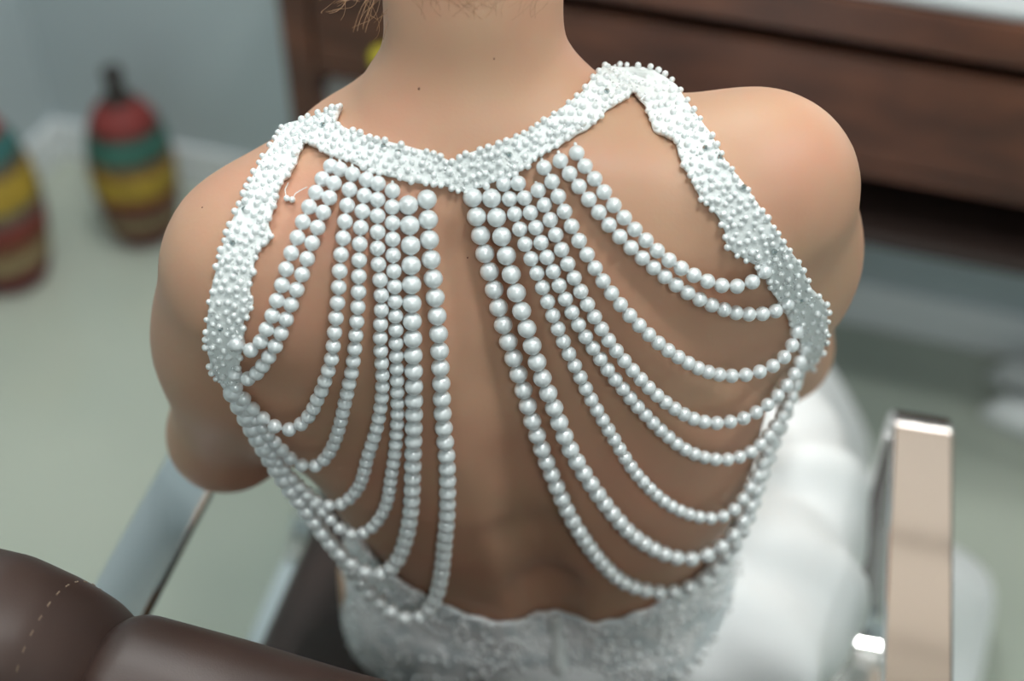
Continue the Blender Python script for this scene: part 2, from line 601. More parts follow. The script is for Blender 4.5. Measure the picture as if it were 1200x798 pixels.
# stitches along both seams of the backrest
for r0, rs_ in ((-0.37, -0.232), (0.203, 0.232)):
    V = []; Fc = []
    line = []
    for i in range(120):
        a = math.radians(70 + 130 * i / 119)
        o_ = CH(rs_, 0.444, 0.70) + (EF * math.cos(a) * 0.5 + np.array([0, 0, math.sin(a) * 0.5]))
        loc, nor, k, dd = PADS[r0].ray_cast(Vector(o_), Vector(CH(rs_, 0.444, 0.70) - o_).normalized())
        if loc is not None: line.append(np.array(loc))
    for i in range(0, len(line) - 2, 3):
        v, f = tube_vf([line[i], (line[i] + line[i + 1]) / 2, line[i + 1]], 0.0006, 5)
        k0 = len(V); V.extend(v); Fc.extend([tuple(j + k0 for j in q_) for q_ in f])
    obj('stitching', V, Fc, M['thread'], chair)
chair_box('back_bracket', -0.2, 0.2, 0.445, 0.49, 0.33, 0.46, M['chrome'], 0.006)

# ------------------------------------------------------------------ the body (one continuous surface, polygonised from a distance field)
def net(xs, ys, zs, V):
    """surface nets on a (non-uniform) grid: returns verts, quads for V = 0"""
    S = V < 0
    nx, ny, nz = V.shape
    cnt = np.zeros((nx - 1, ny - 1, nz - 1), np.int16)
    for i in (0, 1):
        for j in (0, 1):
            for k in (0, 1):
                cnt += S[i:nx - 1 + i, j:ny - 1 + j, k:nz - 1 + k]
    act = (cnt > 0) & (cnt < 8)
    idx = np.full(act.shape, -1, np.int64)
    nv = int(act.sum()); idx[act] = np.arange(nv)
    acc = np.zeros((nv, 3)); num = np.zeros(nv)
    quads = []
    co = (xs, ys, zs)
    for ax in range(3):
        sl0 = [slice(None)] * 3; sl1 = [slice(None)] * 3
        sl0[ax] = slice(0, -1); sl1[ax] = slice(1, None)
        a = V[tuple(sl0)]; b_ = V[tuple(sl1)]
        cr = np.argwhere((a < 0) != (b_ < 0))
        o1, o2 = (ax + 1) % 3, (ax + 2) % 3
        ok = (cr[:, o1] > 0) & (cr[:, o1] < V.shape[o1] - 1) & (cr[:, o2] > 0) & (cr[:, o2] < V.shape[o2] - 1)
        cr = cr[ok]
        va = a[tuple(cr.T)]; vb = b_[tuple(cr.T)]
        t = va / (va - vb)
        P = np.stack([co[d][cr[:, d]] for d in range(3)], 1).astype(float)
        P[:, ax] += t * (co[ax][cr[:, ax] + 1] - co[ax][cr[:, ax]])
        q = []
        for (d1, d2) in ((-1, -1), (0, -1), (0, 0), (-1, 0)):
            c = cr.copy(); c[:, o1] += d1; c[:, o2] += d2
            id_ = idx[tuple(c.T)]
            np.add.at(acc, id_, P); np.add.at(num, id_, 1)
            q.append(id_)
        q = np.stack(q, 1)
        flip = va > 0
        q[flip] = q[flip][:, ::-1]
        quads.append(q)
    return acc / np.maximum(num, 1)[:, None], np.concatenate(quads)


def smin(a, b_, k):
    h = np.maximum(k - np.abs(a - b_), 0) / k
    return np.minimum(a, b_) - h * h * k * 0.25


def smax(a, b_, k):
    return -smin(-a, -b_, k)


class Field:
    def __init__(s, xs, ys, zs):
        s.xs, s.ys, s.zs = [np.asarray(q, np.float32) for q in (xs, ys, zs)]
        s.X = s.xs[:, None, None]; s.Y = s.ys[None, :, None]; s.Z = s.zs[None, None, :]
        s.V = None

    def cone(s, a, b_, r1, r2):
        a = np.asarray(a, np.float32); ba = np.asarray(b_, np.float32) - a
        px, py, pz = s.X - a[0], s.Y - a[1], s.Z - a[2]
        h = np.clip((px * ba[0] + py * ba[1] + pz * ba[2]) / float(ba @ ba), 0, 1)
        return np.sqrt((px - h * ba[0]) ** 2 + (py - h * ba[1]) ** 2 + (pz - h * ba[2]) ** 2) - (r1 + (r2 - r1) * h)

    def ell(s, c, r, rot=None):
        px, py, pz = s.X - c[0], s.Y - c[1], s.Z - c[2]
        if rot is not None:
            Rm = np.array(rot.to_matrix().transposed())
            px, py, pz = [Rm[i, 0] * px + Rm[i, 1] * py + Rm[i, 2] * pz for i in range(3)]
        k0 = np.sqrt((px / r[0]) ** 2 + (py / r[1]) ** 2 + (pz / r[2]) ** 2)
        k1 = np.sqrt((px / r[0] ** 2) ** 2 + (py / r[1] ** 2) ** 2 + (pz / r[2] ** 2) ** 2)
        return k0 * (k0 - 1) / np.maximum(k1, 1e-4)

    def add(s, d, k=0.02):
        s.V = d if s.V is None else smin(s.V, d, k)

    def sub(s, d, k=0.02):
        s.V = smax(s.V, -d, k)


# z, centre x, back y, half width, thickness
TOR = np.array([
    [1.075, -0.033, 0.722, 0.050, 0.100],
    [1.050, -0.031, 0.709, 0.098, 0.125],
    [1.020, -0.025, 0.688, 0.138, 0.155],
    [0.980, -0.016, 0.670, 0.160, 0.185],
    [0.940, -0.008, 0.6585, 0.172, 0.205],
    [0.900, 0.000, 0.6525, 0.180, 0.215],
    [0.860, 0.004, 0.650, 0.180, 0.215],
    [0.800, 0.011, 0.6528, 0.174, 0.205],
    [0.740, 0.019, 0.6615, 0.160, 0.195],
    [0.680, 0.028, 0.674, 0.142, 0.190],
    [0.620, 0.034, 0.682, 0.138, 0.205],
    [0.560, 0.036, 0.680, 0.145, 0.235],
    [0.500, 0.036, 0.690, 0.145, 0.230]])[::-1]


def tor(z, c):
    return np.interp(z, TOR[:, 0], TOR[:, c])


SH_L, EL_L, WR_L = (-0.165, 0.708, 0.979), (-0.220, 0.764, 0.775), (-0.13, 0.985, 0.715)
SH_R, EL_R, WR_R = (0.165, 0.742, 1.026), (0.214, 0.848, 0.788), (0.07, 1.02, 0.715)

xs = np.arange(-0.30, 0.3001, 0.005)
ys = np.concatenate([np.arange(0.60, 1.06, 0.005), np.arange(1.06, 1.40, 0.012)])
zs = np.concatenate([np.arange(0.0, 0.58, 0.012), np.arange(0.58, 1.46, 0.005)])
fb = Field(xs, ys, zs)
z_ = fb.zs
cx = tor(z_, 1).astype(np.float32)[None, None, :]; yb = tor(z_, 2).astype(np.float32)[None, None, :]
hw = tor(z_, 3).astype(np.float32)[None, None, :]; tk = (tor(z_, 4) / 2).astype(np.float32)[None, None, :]
q = ((np.abs(fb.X - cx) / hw) ** 2.5 + (np.abs(fb.Y - yb - tk) / tk) ** 2.5) ** (1 / 2.5)
d = (q - 1) * np.minimum(hw, tk) * 0.85
d = smax(d, np.maximum(fb.Z - 1.068, 0.50 - fb.Z), 0.02)
fb.add(d)
# trapezius, shoulder girdle
fb.add(fb.cone((-0.028, 0.778, 1.055), (-0.024, 0.800, 1.130), 0.055, 0.051), 0.035)
fb.add(fb.cone((-0.024, 0.800, 1.130), (-0.022, 0.836, 1.215), 0.051, 0.052), 0.02)
fb.add(fb.cone((-0.055, 0.776, 1.043), (-0.150, 0.735, 0.978), 0.034, 0.026), 0.05)
fb.add(fb.cone((0.000, 0.782, 1.050), (0.140, 0.770, 1.022), 0.037, 0.030), 0.05)
# shoulder blades
fb.add(fb.ell((-0.098, 0.712, 0.965), (0.055, 0.042, 0.085), Matrix.Rotation(0.25, 3, 'Y').to_euler().to_quaternion()), 0.05)
fb.add(fb.ell((0.070, 0.722, 0.985), (0.055, 0.042, 0.085), Matrix.Rotation(-0.25, 3, 'Y').to_euler().to_quaternion()), 0.05)
# lats towards the armpits
fb.add(fb.cone((-0.135, 0.745, 0.96), (-0.125, 0.735, 0.85), 0.045, 0.04), 0.04)
fb.add(fb.cone((0.125, 0.755, 0.98), (0.120, 0.745, 0.86), 0.045, 0.04), 0.04)
# chest
for sx in (-1, 1):
    fb.add(fb.ell((-0.005 + sx * 0.07, 0.875, 0.90), (0.06, 0.06, 0.06)), 0.04)
# arms
mid = lambda a, b_, t: tuple(np.array(a) * (1 - t) + np.array(b_) * t)
for S, E, Wr, kk in ((SH_L, EL_L, WR_L, 0.06), (SH_R, EL_R, WR_R, 0.06)):
    m1 = mid(S, E, 0.35)
    fb.add(fb.cone(S, m1, 0.0555, 0.0495), kk)
    fb.add(fb.cone(m1, E, 0.0495, 0.041), 0.04)
    m2 = mid(E, Wr, 0.3)
    fb.add(fb.cone(E, m2, 0.039, 0.037), 0.02)
    fb.add(fb.cone(m2, Wr, 0.037, 0.024), 0.02)
# hands resting in the lap (palm and five fingers each)
for Wr, sx in ((WR_L, 1), (WR_R, -1)):
    w = np.array(Wr); fw = np.array([0.35 * sx, 0.93, -0.10]); fw /= np.linalg.norm(fw)
    sd = np.array([fw[1], -fw[0], 0])
    pc = w + fw * 0.085
    fb.add(fb.cone(w, w + fw * 0.03, 0.023, 0.024), 0.02)
    for off in (-0.026, -0.009, 0.009, 0.026):
        fb.add(fb.cone(w + fw * 0.03 + sd * off * 0.6, pc + sd * off, 0.015, 0.012), 0.012)
    for off, ln in ((-0.028, 0.055), (-0.0095, 0.07), (0.0095, 0.075), (0.028, 0.066)):
        k1 = pc + sd * off + fw * (ln * 0.5) + np.array([0, 0, -0.004])
        k2 = pc + sd * off * 1.1 + fw * (ln * 0.9) + np.array([0, 0, -0.022])
        fb.add(fb.cone(pc + sd * off, k1, 0.0095, 0.0088), 0.004)
        fb.add(fb.cone(k1, k2, 0.0088, 0.0078), 0.004)
    tb = w + fw * 0.03 + sd * sx * 0.022
    t1 = tb + sd * sx * 0.03 + fw * 0.03; t2 = t1 + fw * 0.028
    fb.add(fb.cone(tb, t1, 0.014, 0.011), 0.01); fb.add(fb.cone(t1, t2, 0.011, 0.009), 0.005)
# head with face
fb.add(fb.ell((-0.022, 0.885, 1.305), (0.073, 0.092, 0.105)), 0.02)
fb.add(fb.ell((-0.022, 0.925, 1.255), (0.052, 0.055, 0.065)), 0.04)
fb.add(fb.cone((-0.022, 0.978, 1.305), (-0.022, 0.994, 1.275), 0.008, 0.011), 0.012)
fb.add(fb.ell((-0.022, 0.978, 1.243), (0.022, 0.010, 0.009)), 0.01)
for sx in (-1, 1):
    fb.add(fb.ell((-0.022 + sx * 0.077, 0.880, 1.285), (0.010, 0.020, 0.032)), 0.01)
    fb.sub(fb.ell((-0.022 + sx * 0.032, 0.985, 1.303), (0.016, 0.014, 0.010)), 0.012)
# hips, legs
for hx, kx in ((-0.065, -0.075), (0.105, 0.125)):
    fb.add(fb.cone((hx, 0.79, 0.565), (kx, 1.18, 0.52), 0.085, 0.058), 0.05)
    fb.add(fb.cone((kx, 1.18, 0.52), (kx, 1.20, 0.10), 0.055, 0.04), 0.03)
    fb.add(fb.cone((kx, 1.20, 0.06), (kx, 1.31, 0.04), 0.035, 0.03), 0.03)
# spine groove
sp = [(1.02, 0.004), (0.94, 0.005), (0.86, 0.005), (0.78, 0.009), (0.70, 0.015), (0.64, 0.016)]
for (za, da), (zb_, db) in zip(sp[:-1], sp[1:]):
    r_ = 0.022
    fb.sub(fb.cone((tor(za, 1), tor(za, 2) - r_ + da, za), (tor(zb_, 1), tor(zb_, 2) - r_ + db, zb_), r_, r_), 0.018)

bv_, bq = net(fb.xs, fb.ys, fb.zs, fb.V)
bv_ = bv_.astype(float)


def relax(v, q, it, lam=0.5):
    """smooth the polygonised surface"""
    e = np.concatenate([q[:, [0, 1]], q[:, [1, 2]], q[:, [2, 3]], q[:, [3, 0]]])
    n = len(v)
    for i in range(it):
        for l_ in (lam, -lam * 1.04):
            s_ = np.zeros_like(v); c_ = np.bincount(np.concatenate([e[:, 0], e[:, 1]]), minlength=n)[:, None]
            for d_ in range(3):
                s_[:, d_] = np.bincount(e[:, 0], v[e[:, 1], d_], n) + np.bincount(e[:, 1], v[e[:, 0], d_], n)
            v = v + l_ * (s_ / np.maximum(c_, 1) - v)
    return v


bv_ = relax(bv_, bq, 6)
person = empty('person', (0.02, 0.80, 0.0))
tag(person, 'seated woman seen from behind with bare back and hair pinned up', 'person')
body = obj('body', bv_, bq, M['skin'], person)
BVH = BVHTree.FromPolygons(bv_.tolist(), bq.tolist())


def hit(px, py):
    r = ray(px, py)
    l = float(np.linalg.norm(r))
    loc, nor, i, dist = BVH.ray_cast(Vector(CAM), Vector(r / l))
    if loc is None:
        return None
    return dist / l, np.array(loc), np.array(nor)


def skin_at(px, py):
    """skin point and normal under a pixel; the nearest skin to that line of sight when it passes beside the body"""
    h = hit(px, py)
    if h is not None:
        return h
    r = ray(px, py)
    best = None
    for t in np.linspace(0.78, 1.2, 60):
        P = CAM + r * t
        loc, nor, i, dd = BVH.find_nearest(Vector(P))
        if best is None or dd < best[0]:
            best = (dd, t, P, np.array(loc), np.array(nor))
    return best[1], best[2], best[4]


# hair: cap and bun of pinned-up hair, loose strands at the nape
fh = Field(np.arange(-0.13, 0.09, 0.005), np.arange(0.72, 1.0, 0.005), np.arange(1.17, 1.46, 0.005))
fh.add(fh.ell((-0.022, 0.872, 1.318), (0.080, 0.094, 0.104)))
fh.sub(fh.ell((-0.022, 0.975, 1.265), (0.085, 0.075, 0.085)), 0.02)
fh.add(fh.ell((-0.022, 0.780, 1.345), (0.055, 0.040, 0.050)), 0.02)
fh.add(fh.ell((-0.022, 0.808, 1.240), (0.040, 0.020, 0.030)), 0.02)
hv, hq = net(fh.xs, fh.ys, fh.zs, fh.V)
obj('hair', relax(hv.astype(float), hq, 4), hq, M['hair'], person)
strands = []
r2 = random.Random(3)
for i in range(34):
    px = r2.uniform(386, 462); py0 = -25
    d0 = 0.865 + r2.uniform(-0.01, 0.03)
    ln = r2.uniform(30, 75) * (1.0 if px > 420 else 0.6)
    curl = r2.uniform(-16, 16); ph = r2.uniform(0, 6)
    pts = []
    for k in range(12):
        t = k / 11
        pts.append(W(px + 60 * (1 - t) * (0.3 if px > 430 else 0.8) - 12 + curl * math.sin(ph + 4.5 * t), py0 + ln * t + 5 * math.sin(ph * 2 + 7 * t), d0 - 0.01 * t))
    strands.append((pts, 0.00016))
for i in range(46):
    px = r2.uniform(470, 650); ln = r2.uniform(14, 38)
    pts = []
    for k in range(7):
        t = k / 6
        h = skin_at(px + 14 * math.sin(i + 2 * t) * t + 22 * t * (1 if px < 560 else -1), -14 + ln * t)
        pts.append(h[1] + h[2] * (0.0012 * (1 - t) + 0.0004))
    strands.append((pts, 0.00007))
V = []; Fc = []
for pts, r_ in strands:
    v, f = tube_vf(pts, r_, 4)
    o_ = len(V); V.extend(v); Fc.extend([tuple(j + o_ for j in q) for q in f])
tag(obj('loose_hair', V, Fc, M['hair_strand'], person), kind='stuff')
for (px, py, r_) in ((491, 104, 0.0011), (579, 69, 0.0007), (237, 243, 0.0008), (548, 302, 0.0007)):
    h = skin_at(px, py)
    v, f = spheres_vf([h[1] - h[2] * r_ * 0.5], [r_], 10, 6)
    obj('mole', v, f, M['mole'], person)
for sx in (-1, 1):
    v, f = spheres_vf([(-0.022 + sx * 0.032, 0.966, 1.303)], [0.012], 14, 10)
    obj('eye', v, f, M['eye'], person)

# ------------------------------------------------------------------ the dress
dress = empty('wedding_dress', (0.05, 0.85, 0.0))
tag(dress, 'white beaded wedding dress with open back, pearl strands and lace halter straps', 'dress')

# --- skirt
fs = Field(np.arange(-0.32, 0.78, 0.011), np.arange(0.60, 1.72, 0.011), np.arange(-0.02, 0.72, 0.011))
fs.add(fs.ell((0.040, 0.800, 0.555), (0.142, 0.140, 0.115)))
fs.add(fs.cone((-0.055, 0.86, 0.55), (-0.08, 1.20, 0.52), 0.085, 0.085), 0.05)
fs.add(fs.cone((0.10, 0.84, 0.56), (0.15, 1.18, 0.50), 0.10, 0.10), 0.05)
fs.add(fs.ell((0.195, 0.86, 0.535), (0.125, 0.19, 0.105)), 0.05)
fs.add(fs.ell((0.225, 0.945, 0.530), (0.105, 0.12, 0.085)), 0.05)
fs.add(fs.cone((0.02, 1.22, 0.50), (0.02, 1.36, 0.02), 0.14, 0.24), 0.08)
fs.add(fs.cone((0.22, 1.06, 0.43), (0.50, 1.12, 0.06), 0.09, 0.12), 0.08)
fs.add(fs.cone((0.20, 1.22, 0.45), (0.30, 1.36, 0.02), 0.14, 0.22), 0.08)
ang = np.arctan2(fs.Y - 0.78, fs.X - 0.02)
rad = np.sqrt((fs.Y - 0.78) ** 2 + (fs.X - 0.02) ** 2)
fold = np.sin(ang * 17 + 4 * np.sin(fs.Z * 7) + rad * 6) * 0.009 + np.sin(ang * 31 + fs.Z * 9) * 0.003
fs.V = fs.V + fold * np.clip((rad - 0.13) / 0.12, 0, 1)
fs.V = smax(fs.V, 0.004 - fs.Z, 0.01)
rr_ = fs.X * ER[0] + fs.Y * ER[1] + 0.15
qq_ = fs.X * EF[0] + fs.Y * EF[1]
fs.sub(np.maximum(np.maximum(np.abs(rr_) - 0.335, np.abs(qq_ - 0.745) - 0.262), fs.Z - 0.474), 0.012)   # the skirt rests on the seat
fs.V = smax(fs.V, fs.Z - 0.655, 0.02)
sv_, sq = net(fs.xs, fs.ys, fs.zs, fs.V)
sv_ = relax(sv_.astype(float), sq, 5)
# keep the skirt clear of the seat and the chair arm by cutting it at the seat cushion top
skirt = obj('skirt', sv_, sq, M['satin'], dress)
SKB = BVHTree.FromPolygons(sv_.tolist(), sq.tolist())

# --- bodice: rings around the torso from the scooped neckline down to the hips
def ring_pt(phi, z, off):
    """skin point of the torso in direction phi (0 = back, + = right) at height z"""
    c = np.array([tor(z, 1), tor(z, 2) + tor(z, 4) / 2, z])
    d_ = np.array([math.sin(phi), -math.cos(phi), 0])
    o_ = c + d_ * 0.34
    lim = 0.34
    loc, nor, i, dist = BVH.ray_cast(Vector(c + d_ * 0.02), Vector(d_))
    hw_, tk_ = tor(z, 3), tor(z, 4) / 2
    rs = 1.0 / ((abs(d_[0]) / hw_) ** 2.5 + (abs(d_[1]) / tk_) ** 2.5) ** (1 / 2.5)
    rr = rs if loc is None else min(dist + 0.02, rs * 1.22)
    return c + d_ * (rr + off), d_


PHI = [-180, -130, -105, -90, -75, -60, -45, -30, -15, 0, 15, 30, 45, 60, 75, 90, 105, 130, 180]
TOPB = [.90, .89, .80, .735, .70, .685, .672, .662, .656, .653, .656, .662, .672, .688, .71, .745, .80, .89, .90]
n_phi, n_z = 144, 26
V = []
for i in range(n_z):
    for k in range(n_phi):
        ph = -180 + 360 * k / n_phi
        zt = float(np.interp(ph, PHI, TOPB)) + 0.0018 * math.sin(math.radians(ph) * 34)
        z = zt + (0.535 - zt) * (i / (n_z - 1))
        P, d_ = ring_pt(math.radians(ph), z, 0.0035 + 0.002 * min(1, i / 4))
        V.append(P)
V = np.array(V)
bod = obj('bodice', V, grid_faces(n_z, n_phi, True), M['bodice'], dress)
fixn(bod)
md = bod.modifiers.new('thick', 'SOLIDIFY'); md.thickness = 0.0025; md.offset = 1
# bead embroidery on the bodice back
cs = []; rs = []
Vg = V.reshape(n_z, n_phi, 3)
for i in range(2600):
    k = rng.uniform(n_phi * 0.16, n_phi * 0.84); zi = rng.uniform(0, n_z - 2)
    # beads gather along wavy lace lines
    wv = math.sin(k * 0.55 + 2.2 * math.sin(zi * 0.5)) + math.sin(zi * 0.9 + k * 0.23)
    if abs(wv) > 0.55 and rng.random() > 0.22 and zi > 0.6: continue
    a, b2 = int(zi), int(k)
    fz, fk = zi - a, k - b2
    P = (Vg[a, b2] * (1 - fk) + Vg[a, (b2 + 1) % n_phi] * fk) * (1 - fz) + (Vg[a + 1, b2] * (1 - fk) + Vg[a + 1, (b2 + 1) % n_phi] * fk) * fz
    c = np.array([tor(P[2], 1), tor(P[2], 2) + tor(P[2], 4) / 2, P[2]])
    d_ = P - c; d_ /= np.linalg.norm(d_)
    cs.append(P + d_ * 0.003); rs.append(rng.uniform(0.0016, 0.0027))
v, f = spheres_vf(cs, rs, 7, 4)
tag(obj('bead_embroidery', v, f, M['silver_bead'], bod), kind='stuff')
# centre back closing with scalloped loops
V = []
n = 30
for i in range(n):
    z = 0.652 - 0.11 * i / (n - 1)
    for k in range(5):
        ph = math.radians(1.5 + (k - 2) * 1.4 + 0.8 * math.sin(i * 1.9) * (1 if k == 0 else 0))
        P, d_ = ring_pt(ph, z, 0.009 + (0.0015 if 0 < k < 4 else -0.002))
        V.append(P)
o = obj('back_placket', V, grid_faces(n, 5), M['lace'], bod)
md = o.modifiers.new('thick', 'SOLIDIFY'); md.thickness = 0.002
# nude tape edge at the left waist
for pl in (((409, 640), (420, 655), (428, 668)), ((404, 668), (407, 682), (410, 700)), ((410, 684), (424, 686), (436, 690))):
    pts = []
    for px, py in pl:
        h = skin_at(px, py)
        pts.append(h[1] + h[2] * 0.004)
    v, f = tube_vf(pts, 0.0028, 8)
    obj('nude_tape', v, f, M['nude'], bod)

# sheer tulle filling the left waist
TU = [(0, (398, 640), (424, 648)), (1, (406, 668), (450, 676)), (2, (410, 690), (485, 706)), (3, (414, 712), (524, 726))]
V = []
for i in range(16):
    t = i / 15 * 3; a = min(int(t), 2); ft = t - a
    e0 = np.array(TU[a][1]) * (1 - ft) + np.array(TU[a + 1][1]) * ft
    e1 = np.array(TU[a][2]) * (1 - ft) + np.array(TU[a + 1][2]) * ft
    for k in range(14):
        p = e0 + (e1 - e0) * k / 13
        h = skin_at(*p)
        V.append(CAM + ray(*p) * h[0] + h[2] * 0.0030)
obj('sheer_panel', V, grid_faces(16, 14), M['tulle'], bod)

# --- halter band and side straps: lace strips laid over the skin between two traced edges
def resample(pl, n):
    pl = np.array(pl, float)
    s = np.concatenate([[0], np.cumsum(np.linalg.norm(np.diff(pl, axis=0), axis=1))])
    t = np.linspace(0, s[-1], n)
    return np.stack([np.interp(t, s, pl[:, 0]), np.interp(t, s, pl[:, 1])], 1)


def smooth1(a, k, it=1):
    a = np.array(a, float)
    for _ in range(it):
        p_ = np.pad(a, [(k, k)] + [(0, 0)] * (a.ndim - 1), mode='edge')
        a = sum(p_[j:j + len(a)] for j in range(2 * k + 1)) / (2 * k + 1)
    return a




def strap(name, outer, inner, n, mcols, crystals, label, seed, scal=0.0):
    ro = resample(outer, n); ri = resample(inner, n)
    rg = random.Random(seed)
    P2 = np.zeros((n, mcols, 2)); D3 = np.zeros((n, mcols)); N3 = np.zeros((n, mcols, 3))
    for i in range(n):
        wv0 = scal * (math.sin(i * 0.62 + seed) + 0.5 * math.sin(i * 1.5 + seed))
        for j in range(mcols):
            t = j / (mcols - 1)
            p = ro[i] * (1 - t) + ri[i] * t
            w = (ri[i] - ro[i]); w = w / (np.linalg.norm(w) + 1e-9)
            p = p + w * wv0 * (t ** 3)
            P2[i, j] = p
            h = skin_at(*p)
            D3[i, j] = h[0]; N3[i, j] = h[2]
    # even out the depth a little so the strip lies like cloth
    D3 = smooth1(D3, 1); D3 = smooth1(D3.T, 1).T
    if name == 'side_strap':      # the stiff lower end stands off the ribs instead of following them
        for i in range(n):
            w = min(1.0, max(0.0, (i / (n - 1) - 0.55) / 0.3)) * 0.7
            md_ = np.min(D3[i]) + 0.25 * (np.mean(D3[i]) - np.min(D3[i]))
            D3[i] = np.minimum(D3[i], D3[i] * (1 - w) + md_ * w)
        D3 = smooth1(D3, 2)
    Nm = np.linalg.norm(N3, axis=2, keepdims=True); N3 = N3 / np.maximum(Nm, 1e-9)

    def surf(i, j):
        return CAM + ray(*P2[i, j]) * D3[i, j] + N3[i, j] * 0.0030
    V = np.array([surf(i, j) for i in range(n) for j in range(mcols)])
    o = obj(name, V, grid_faces(n, mcols), M['lace'], dress)
    fixn(o)
    md = o.modifiers.new('thick', 'SOLIDIFY'); md.thickness = 0.003; md.offset = 0
    if label: o['label'] = label
    G = V.reshape(n, mcols, 3)

    def at(s, t):
        a = min(int(s), n - 2); b2 = min(int(t), mcols - 2); fs_, ft = s - a, t - b2
        f4 = lambda X: (X[a, b2] * (1 - ft) + X[a, b2 + 1] * ft) * (1 - fs_) + (X[a + 1, b2] * (1 - ft) + X[a + 1, b2 + 1] * ft) * fs_
        return f4(G), f4(N3), f4(P2)
    # seed pearls: dart throwing
    kept = []; cs = []; rs = []
    arr = np.zeros((0, 2))
    tries = 0
    while tries < 9000:
        tries += 1
        s = rg.uniform(0, n - 1); t = rg.uniform(0, mcols - 1)
        u = rg.random()
        if u < 0.18: t = 0.0
        elif u < 0.36: t = mcols - 1.0
        P, N_, p2 = at(s, t)
        if len(arr) and np.min(np.sum((arr - p2) ** 2, 1)) < (rg.uniform(7.2, 9.8)) ** 2: continue
        arr = np.vstack([arr, p2])
        N_ = N_ / (np.linalg.norm(N_) + 1e-9)
        r_ = rg.uniform(0.0017, 0.0024)
        cs.append(P + N_ * (0.0013 + r_ * rg.uniform(0.15, 0.7))); rs.append(r_)
    v, f = spheres_vf(cs, rs, 10, 6)
    tag(obj('seed_pearls', v, f, M['seed'], o), kind='stuff')
    # finer bugle and seed filling between the pearls
    cs = []; rs = []
    for i in range(int(len(arr) * 1.0)):
        P, N_, p2 = at(rg.uniform(0, n - 1), rg.uniform(0.3, mcols - 1.3))
        N_ = N_ / (np.linalg.norm(N_) + 1e-9)
        cs.append(P + N_ * 0.0019); rs.append(rg.uniform(0.0006, 0.0010))
    v, f = spheres_vf(cs, rs, 6, 4)
    tag(obj('seed_filling', v, f, M['silver_bead'], o), kind='stuff')
    for (px, py) in crystals:
        h = skin_at(px, py)
        c = CAM + ray(px, py) * h[0] + h[2] * 0.0052
        v, f = spheres_vf([c], [0.0020], 6, 4)
        obj('rhinestone', v, f, M['crystal'], o, smooth=False)
    return o


band_up = [(402, 130), (396, 146), (408, 155), (425, 161), (450, 168), (480, 174), (510, 181), (530, 190), (545, 180), (580, 170), (618, 155), (650, 135), (678, 113), (690, 96), (703, 83)]
band_lo = [(352, 158), (362, 172), (378, 181), (400, 189), (430, 201), (460, 210), (500, 216), (525, 218), (545, 226), (572, 214), (604, 204), (642, 180), (684, 157), (715, 130), (742, 112)]
strap('halter_band', band_up, band_lo, 96, 9, [(383, 154), (468, 182), (597, 182), (706, 114), (452, 176)], 'white lace neck band covered with seed pearls', 1, 1.0)
l_out = [(404, 130), (372, 142), (338, 152), (326, 170), (311, 190), (297, 215), (286, 240), (273, 265), (261, 300), (252, 335), (247, 370), (246, 400), (252, 428), (266, 452)]
l_in = [(392, 148), (372, 160), (358, 172), (350, 195), (334, 216), (324, 240), (317, 266), (320, 278), (308, 292), (298, 312), (295, 335), (297, 352), (289, 372), (286, 402), (283, 430), (277, 458)]
strap('side_strap', l_out, l_in, 86, 10, [(276, 287), (335, 176), (262, 380), (290, 250)], 'left lace strap covered with seed pearls', 2, 1.6)
r_out = [(706, 84), (738, 84), (766, 88), (794, 108), (812, 132), (834, 160), (852, 192), (872, 216), (896, 250), (916, 280), (935, 305), (948, 335), (964, 352), (966, 385), (958, 412), (948, 428)]
r_in = [(728, 106), (744, 114), (756, 132), (764, 155), (790, 170), (800, 196), (814, 222), (834, 246), (850, 266), (851, 290), (880, 302), (896, 318), (906, 342), (918, 362), (929, 386), (936, 408), (940, 428)]
strap('side_strap', r_out, r_in, 88, 10, [(845, 188), (872, 220), (934, 345), (828, 178), (905, 290)], 'right lace strap covered with seed pearls', 5, 1.6)

